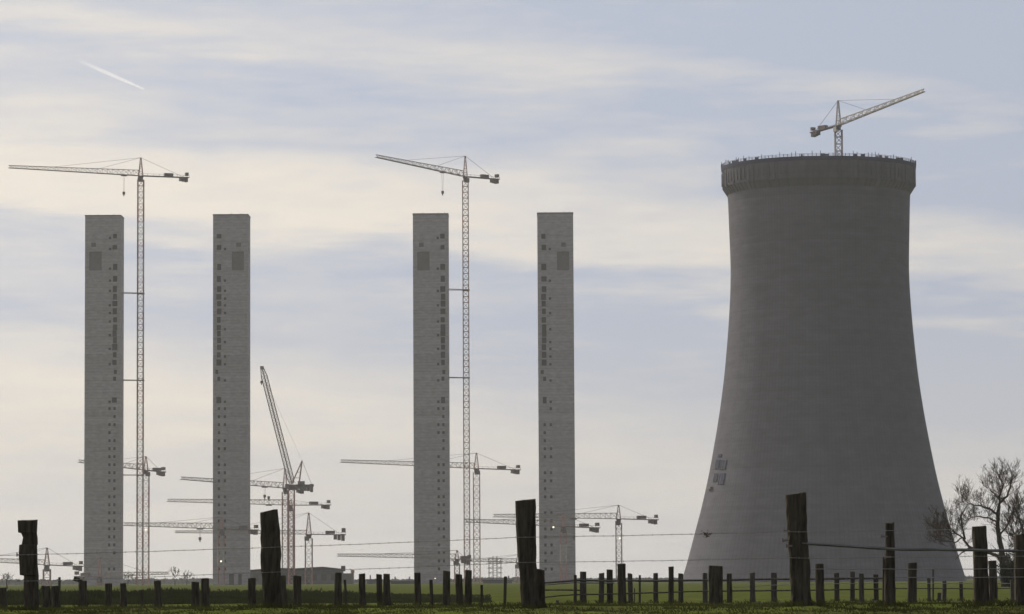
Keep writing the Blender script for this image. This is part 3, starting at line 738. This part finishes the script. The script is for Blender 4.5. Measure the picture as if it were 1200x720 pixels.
# ------------------------------------------------------------------ posts and fences
def post_mesh(rings, D, thick, rnd, into=.25, n_side=3):
    """rings from the top down: (yLeft, yRight, xLeft, xRight) photo px"""
    b = MB(); k = 12; out = []
    full = []
    for (a, c) in zip(rings, rings[1:]):
        steps = max(1, int(abs(c[0] - a[0]) / 9))
        for s in range(steps): full.append(tuple(a[i] + (c[i] - a[i]) * s / steps for i in range(4)))
    full.append(rings[-1])
    lst = full[-1]; pl = at((lst[2] + lst[3]) / 2, lst[0], D)
    for q, (yl, yr, xl, xr) in enumerate(full):
        L_ = at(xl, yl, D); R_ = at(xr, yr, D); w_ = (R_.x - L_.x); cx = (L_.x + R_.x) / 2
        th = min(thick, w_ * 1.0); cut = min(w_, th) * .13
        hx, hy = w_ / 2, th / 2
        prof_ = [(-hx, -hy + cut), (-hx + cut, -hy), (-hx * .33, -hy * 1.0), (hx * .33, -hy * .98), (hx - cut, -hy), (hx, -hy + cut), (hx, hy - cut), (hx - cut, hy), (hx * .3, hy), (-hx * .3, hy), (-hx + cut, hy), (-hx, hy - cut)]
        for (px, py) in prof_:
            t = (px + hx) / w_; z = L_.z + (R_.z - L_.z) * t; j = .035 * w_
            x_ = cx + px + rnd.uniform(-j, j); zz = z + (rnd.uniform(-.012, .012) if q == 0 else 0)
            b.v.append((x_, D + py + rnd.uniform(-j, j), zz))
    # footing ring under the ground
    x_ = pl.x; zb = gz(x_, D) - into; o = len(b.v) - k
    for i in range(k): v = b.v[o + i]; b.v.append((v[0], v[1], min(zb, v[2] - .02)))
    nr = len(full) + 1
    for r in range(nr - 1):
        for i in range(k): b.f.append((r * k + i, r * k + (i + 1) % k, (r + 1) * k + (i + 1) % k, (r + 1) * k + i)); b.m.append(0)
    top_c = len(b.v); v0 = [Vector(v) for v in b.v[:k]]; c = sum(v0, Vector()) / k; b.v.append((c.x + .01, c.y, c.z + .008))
    for i in range(k): b.f.append((i, top_c, (i + 1) % k)); b.m.append(0)
    b.f.append(tuple(range((nr - 1) * k, nr * k))); b.m.append(0)
    b.f = [tuple(reversed(f)) for f in b.f]
    return b
rnd = random.Random(21)
DN = 48.0
NF = thing('wire_fence', 'nearest fence of tall dark sleeper posts with thin barbed wires and a pole rail', 'fence', (0, DN, gz(0, DN)))
near = [
    ('notched dark post at the far left', [(610.5, 609.5, 22, 42.5), (624.3, 624.3, 22.6, 43), (625.2, 625.2, 26.2, 43), (630, 630, 27.4, 43), (638, 638, 26.8, 43.2), (639, 639, 23, 43.3), (674, 674, 24, 44), (675, 675, 28.3, 44.3), (716, 716, 28.5, 46)]),
    ('thick post with slanting top in front of the hall', [(601.5, 597.5, 305, 324.5), (612, 612, 305, 326), (622, 622, 305.5, 328), (660, 660, 306.5, 329), (716, 716, 309, 331)]),
    ('tall leaning post left of the rightmost stair tower', [(587, 585.5, 604, 627.5), (605, 605, 604.5, 627.8), (640, 640, 606, 628), (680, 680, 609.5, 629.5), (716, 716, 611, 632)]),
    ('tallest post, in front of the cooling tower', [(580, 577, 921, 943.5), (600, 600, 921.5, 944.5), (630, 630, 923, 946), (660, 660, 925.5, 948), (700, 700, 927, 950.5), (712, 712, 925, 953)]),
    ('slim post on the right with a short stub beside it', [(613.5, 612.5, 1037.5, 1047.5), (640, 640, 1037.5, 1048), (680, 680, 1037, 1048.5), (712, 712, 1036.5, 1049.5)]),
    ('thick flat topped post in front of the bare tree', [(618, 617, 1139.5, 1155.5), (640, 640, 1140.5, 1156.5), (680, 680, 1141.5, 1157.5), (711, 711, 1141, 1159)]),
    ('broad dark post cut by the right edge', [(627, 626, 1190, 1211), (660, 660, 1189.5, 1212), (711, 711, 1189, 1213)]),
    (None, [(617, 616, -78, -60), (716, 716, -77, -58)]),
    (None, [(615, 616, 1290, 1306), (711, 711, 1290, 1308)]),
]
for lb, rings in near:
    o = post_mesh(rings, DN, .22, rnd).build('post', M['wood'], NF)
    if lb: o['label'] = lb
for rings, lb in (([(653, 653, 1034.5, 1039), (711, 711, 1034, 1039)], 'short stub beside a slim post'), ([(667, 669, 628.5, 638), (690, 690, 629, 638.5), (716, 716, 629, 639)], 'short post leaning on a tall one')):
    o = post_mesh(rings, DN + .35, .12, rnd).build('stub_post', M['wood'], NF); o['label'] = lb
def wire(pts, D, r, parent, name='wire', barbs=True, sag=.0, mt='wire', seed=1):
    rnd = random.Random(seed); b = MB(); P = []
    for (x0, y0), (x1, y1) in zip(pts, pts[1:]):
        n = max(4, int(abs(x1 - x0) / 18))
        for i in range(n):
            t = i / n; p = at(x0 + (x1 - x0) * t, y0 + (y1 - y0) * t, D); p.z -= sag * 4 * t * (1 - t); p.z += rnd.uniform(-1, 1) * min(r, .006) * .7; P.append(p)
    P.append(at(*pts[-1], D)); b.path(P, [r] * len(P), n=4)
    if barbs:
        x = P[0].x
        for a, c in zip(P, P[1:]):
            while x < c.x:
                t = (x - a.x) / (c.x - a.x); q = a.lerp(c, t)
                for s in (-1, 1): b.bar(q + Vector((-.006, 0, -.013 * s)), q + Vector((.006, 0, .013 * s)), .0028, cap=False)
                x += .13
    return b.build(name, M[mt], parent)
fy = DN - .13
wire([(-70, 652), (22, 650.5), (305, 642), (604, 630), (921, 623.5), (1037, 622), (1140, 620)], fy, .0034, NF, sag=.006, seed=1)
wire([(-70, 684), (22, 681.5), (305, 671), (606, 659.5), (925, 654), (1037, 653), (1140, 652), (1300, 650)], fy, .0032, NF, sag=.008, seed=2)
wire([(950, 667), (1037, 667), (1140, 667), (1300, 666)], fy, .005, NF, barbs=False, seed=3)
wire([(1049, 676.5), (1140, 677), (1300, 676)], fy, .005, NF, barbs=False, seed=4)
wire([(940, 637), (1037, 643.5), (1140, 645), (1300, 647)], DN - .1, .020, NF, name='pole_rail', barbs=False, mt='rail', seed=5)
def insul(xp, yp, big=1.0):
    q = at(xp, yp, DN - .1); b = MB(); b.bar(q + Vector((.05, 0, 0)), q + Vector((-.03, 0, 0)), .022 * big); b.bar(q + Vector((-.03, 0, -.022)), q + Vector((-.03, 0, .03)), .030 * big, .018, n=8); return b.build('insulator', M['dark'], NF)
insul(921, 622.5); insul(919.5, 633.5, 1.3); insul(924, 640); insul(1035.5, 629); insul(1040, 653); insul(22.5, 650.5, .6)
# scrap of plant litter caught on the wire
b = MB(); r2 = random.Random(2); q = at(828.5, 626, fy)
for _ in range(38):
    d = Vector((r2.gauss(0, 1), r2.gauss(0, .5), r2.gauss(0, .8))) * .022; b.bar(q + d, q + d + Vector((r2.uniform(-1, 1), r2.uniform(-1, 1), r2.uniform(-1, 1))) * .03, .005, cap=False)
tag(b.build('plant_litter', M['twig'], origin=q), 'small scrap of dry brown litter caught on the top wire before the cooling tower', 'litter')

# middle fence: chunkier lower posts
DM = 84.0
MF = thing('post_fence', 'middle row of uneven dark wooden posts, many across the left of the field', 'fence', (0, DM, gz(0, DM)))
mids = [(-8, 7, 689), (49, 59, 687), (60.5, 69, 687), (92.5, 101.5, 681), (123.5, 131, 684), (141, 148, 684), (181, 188.5, 681), (224.5, 233, 682.5), (235.5, 244.5, 678), (291, 299.5, 678),
        (329, 335, 675), (344, 353, 675), (392.5, 400.5, 671.5), (420.5, 428, 672.5), (441, 447.5, 673.5), (449.5, 457, 673), (485.5, 493, 671.5), (519.5, 527.5, 669.5), (533.5, 541.5, 673.5), (545, 553, 668.5),
        (723.5, 733, 661), (830.5, 846.5, 663.5), (955.5, 965, 661), (1064.5, 1074.5, 660), (1158.5, 1167.5, 657.5)]
rnd = random.Random(5)
for (a, c, yt) in mids:
    s = rnd.uniform(-.7, .7); ln = rnd.uniform(-1, 1.4); gr = rnd.uniform(.2, 1.2)
    rings = [(yt + s * .6, yt - s * .6, a, c), (yt + 14, yt + 14, a + ln * .3, c + ln * .3), (709.5, 709.5, a + ln - gr * .3, c + ln + gr)]
    post_mesh(rings, DM + rnd.uniform(-1.5, 1.5), .17, rnd).build('post', M['wood'], MF)
for (a, c, yt, tilt) in ((68.3, 71, 677, 0), (164.5, 167.5, 692, 0), (402.5, 405.5, 680, 2), (503, 507, 680, 1.2), (590.5, 594, 676, -.8), (563, 566, 686, 0)):
    post_mesh([(yt, yt, a, c), (709.5, 709.5, a + tilt, c + tilt)], DM + 1, .08, rnd).build('stake', M['wood'], MF)
q = at(89.5, 679, DM); m = MB(); m.box(q, (.12, .12, .10), Matrix.Rotation(.3, 3, 'Y')); m.bar(q + Vector((.02, 0, 0)), q + Vector((.14, 0, -.03)), .05); m.build('post_cap', M['wood'], MF)

# far rail fence on the right
DF = 105.0
RF = thing('rail_fence', 'far paddock fence of thin grey posts with two rails and a pale bottom board', 'fence', (at(900, 700, DF).x, DF, gz(10, DF)))
fars = [(672.5, 676, 674), (679.5, 687, 670.5), (702, 708, 672), (711, 718, 668), (735.5, 741, 672.5), (765.5, 771, 672), (783.5, 789.5, 664.5), (795, 800.5, 672.5), (823.5, 829, 672), (851.5, 857.5, 672.5),
        (878.5, 884.5, 671.5), (903.5, 910, 671.5), (977.5, 983, 672), (996.5, 1001.5, 670), (1006.5, 1012, 672.5), (1023.5, 1029, 673.5), (1086.5, 1090, 678), (1104.5, 1109, 681), (1124, 1128, 682.5), (1184, 1188, 680)]
for i, (a, c, yt) in enumerate(fars):
    s = rnd.uniform(-.4, .4); ln = rnd.uniform(-.6, .8)
    post_mesh([(yt + s, yt - s, a, c), (707.5, 707.5, a + ln, c + ln + .4)], DF + rnd.uniform(-.4, .4), .13, rnd).build('post', M['wood2' if i % 3 else 'wood'], RF)
for (a, c, yt) in ((748.5, 751, 674.5), (1092.5, 1094.5, 667), (1098.5, 1103, 695), (651.5, 655, 704), (743, 744.2, 690)):
    post_mesh([(yt, yt, a, c), (708, 708, a, c)], DF + .8, .05, rnd).build('stake', M['wood2'], RF)
def rail(pts, r, mt, nm='rail', dd=-.12):
    b = MB(); P = [at(x_, y_, DF + dd) for x_, y_ in pts]; Q = []
    for a, c in zip(P, P[1:]):
        for k in range(4): Q.append(a.lerp(c, k / 4) + Vector((0, 0, rnd.uniform(-1, 1) * .006)))
    Q.append(P[-1]); b.path(Q, [r * rnd.uniform(.9, 1.1) for _ in Q], n=6); b.build(nm, M[mt], RF)
rail([(637, 683.5), (674, 680.5), (735, 681), (830, 680.5), (905, 679), (960, 678.5), (1035, 678)], .028, 'wood2')
rail([(637, 685.5), (674, 683), (720, 683.5)], .018, 'rail', dd=.1)
rail([(637, 691.5), (680, 692)], .022, 'wood2')
rail([(637, 700), (674, 697), (735, 696), (790, 694), (870, 692.5), (910, 692.5), (1035, 690.5)], .020, 'wood2')
rail([(860, 689), (905, 686), (1035, 683)], .010, 'wire')
rail([(1048, 684), (1140, 684), (1250, 684)], .010, 'wire')
rail([(1048, 690), (1140, 690), (1250, 690)], .014, 'wood2')
def boardf(x0, x1, y0, y1, h):
    a = at(x0, y0, DF - .2); c = at(x1, y1, DF - .2); b = MB(); n = 12
    for i in range(n):
        p = a.lerp(c, i / n); q = a.lerp(c, (i + .96) / n); dz = rnd.uniform(-.01, .01); dy = rnd.uniform(-.02, .02)
        b.bar(p + Vector((0, dy, dz)), q + Vector((0, dy, dz)), h)
    b.build('bottom_board', M['board'], RF)
boardf(868, 925, 706.5, 706.3, .045); boardf(948, 1036, 706, 705.2, .055); boardf(1049, 1140, 707, 705, .06); boardf(1158, 1190, 705, 704.5, .05)

# ------------------------------------------------------------------ rough grass on the near bank
rnd = random.Random(77); b = MB()
def tuft(x, D, n, h, spread):
    for _ in range(n):
        px = x + rnd.gauss(0, spread); py = D + rnd.gauss(0, spread); z = gz(px, py) - .01
        hh = h * rnd.uniform(.4, 1.2); lx = rnd.gauss(0, .45) * hh; ly = rnd.gauss(0, .3) * hh; ww = rnd.uniform(.004, .009)
        b.add([(px - ww, py, z), (px + ww, py, z), (px + lx * .5 + ww * .6, py + ly * .5, z + hh * .7), (px + lx, py + ly, z + hh)], [(0, 1, 2, 3)])
for _ in range(11000):
    D = 41 + 26 * rnd.random() ** 1.6; hw = D * .155; x = rnd.uniform(-hw, hw); d_ = noise.noise(Vector((x * .6, D * .25, 9)))
    tuft(x, D, 7, .032 * (1 + 1.1 * max(0, d_ + .1)), .06)
for _ in range(520):
    D = rnd.choice((rnd.gauss(49, 1.5), rnd.gauss(86, 3))); hw = D * .155; x = rnd.uniform(-hw, hw)
    if noise.noise(Vector((x * .5, D * .1, 3))) > -.05: tuft(x, D, 12, .075 if D < 70 else .10, .09)
for (xa, D0) in ((33, DN), (318, DN), (620, DN), (940, DN), (1043, DN), (1150, DN), (1200, DN)):
    p = at(xa, 712, D0)
    for k in range(8): tuft(p.x + rnd.uniform(-.25, .25), D0 - .25 + rnd.uniform(-.1, .1), 12, .085, .05)
for (a, c, yt) in mids + fars:
    D0 = DM if (a, c, yt) in mids else DF; p = at((a + c) / 2, 708, D0)
    for k in range(3): tuft(p.x + rnd.uniform(-.15, .15), D0 - .2, 10, .12, .06)
tag(b.build('rough_grass', M['blade']), 'rough uneven grass along the bank at the foot of the posts', 'grass', kind='stuff')

# ------------------------------------------------------------------ contrail, high above the haze
def contrail():
    D = 52000.0; p = at(169, 105, D); q = at(92, 71, D + 2500); m = bpy.data.materials.new('ice_cloud'); m.use_nodes = True
    t = m.node_tree; t.nodes.clear(); pv = t.nodes.new('ShaderNodeVolumePrincipled'); pv.inputs['Color'].default_value = (1, 1, 1, 1); pv.inputs['Anisotropy'].default_value = .7
    co = t.nodes.new('ShaderNodeTexCoord'); sp = t.nodes.new('ShaderNodeSeparateXYZ'); t.links.new(co.outputs['Generated'], sp.inputs[0])
    rp = t.nodes.new('ShaderNodeMapRange'); t.links.new(sp.outputs[0], rp.inputs[0]); rp.inputs[3].default_value = .0; rp.inputs[4].default_value = .016
    t.links.new(rp.outputs[0], pv.inputs['Density']); mo = t.nodes.new('ShaderNodeOutputMaterial'); t.links.new(pv.outputs[0], mo.inputs['Volume'])
    b = MB(); n = 24; b.path([q.lerp(p, i / n) for i in range(n + 1)], [1.5 * (9 + 12 * math.sin(math.pi * min(1, i / n * .6 + .35))) for i in range(n + 1)], n=10)
    o = b.build('contrail', m, smooth=True); tag(o, 'short white aircraft contrail slanting down in the upper left sky', 'contrail')
contrail()

# ------------------------------------------------------------------ haze
hb = MB(); hb.box((0, 0, 108), (13600, 13600, 222))
hm = bpy.data.materials.new('haze'); hm.use_nodes = True; t = hm.node_tree; t.nodes.clear()
pv = t.nodes.new('ShaderNodeVolumePrincipled'); pv.inputs['Color'].default_value = (.97, .96, .97, 1); pv.inputs['Density'].default_value = .00008; pv.inputs['Anisotropy'].default_value = .3
mo = t.nodes.new('ShaderNodeOutputMaterial'); t.links.new(pv.outputs[0], mo.inputs['Volume'])
hb.build('haze', hm)['kind'] = 'stuff'

for o in bpy.data.objects:
    if '_o' in o: del o['_o']
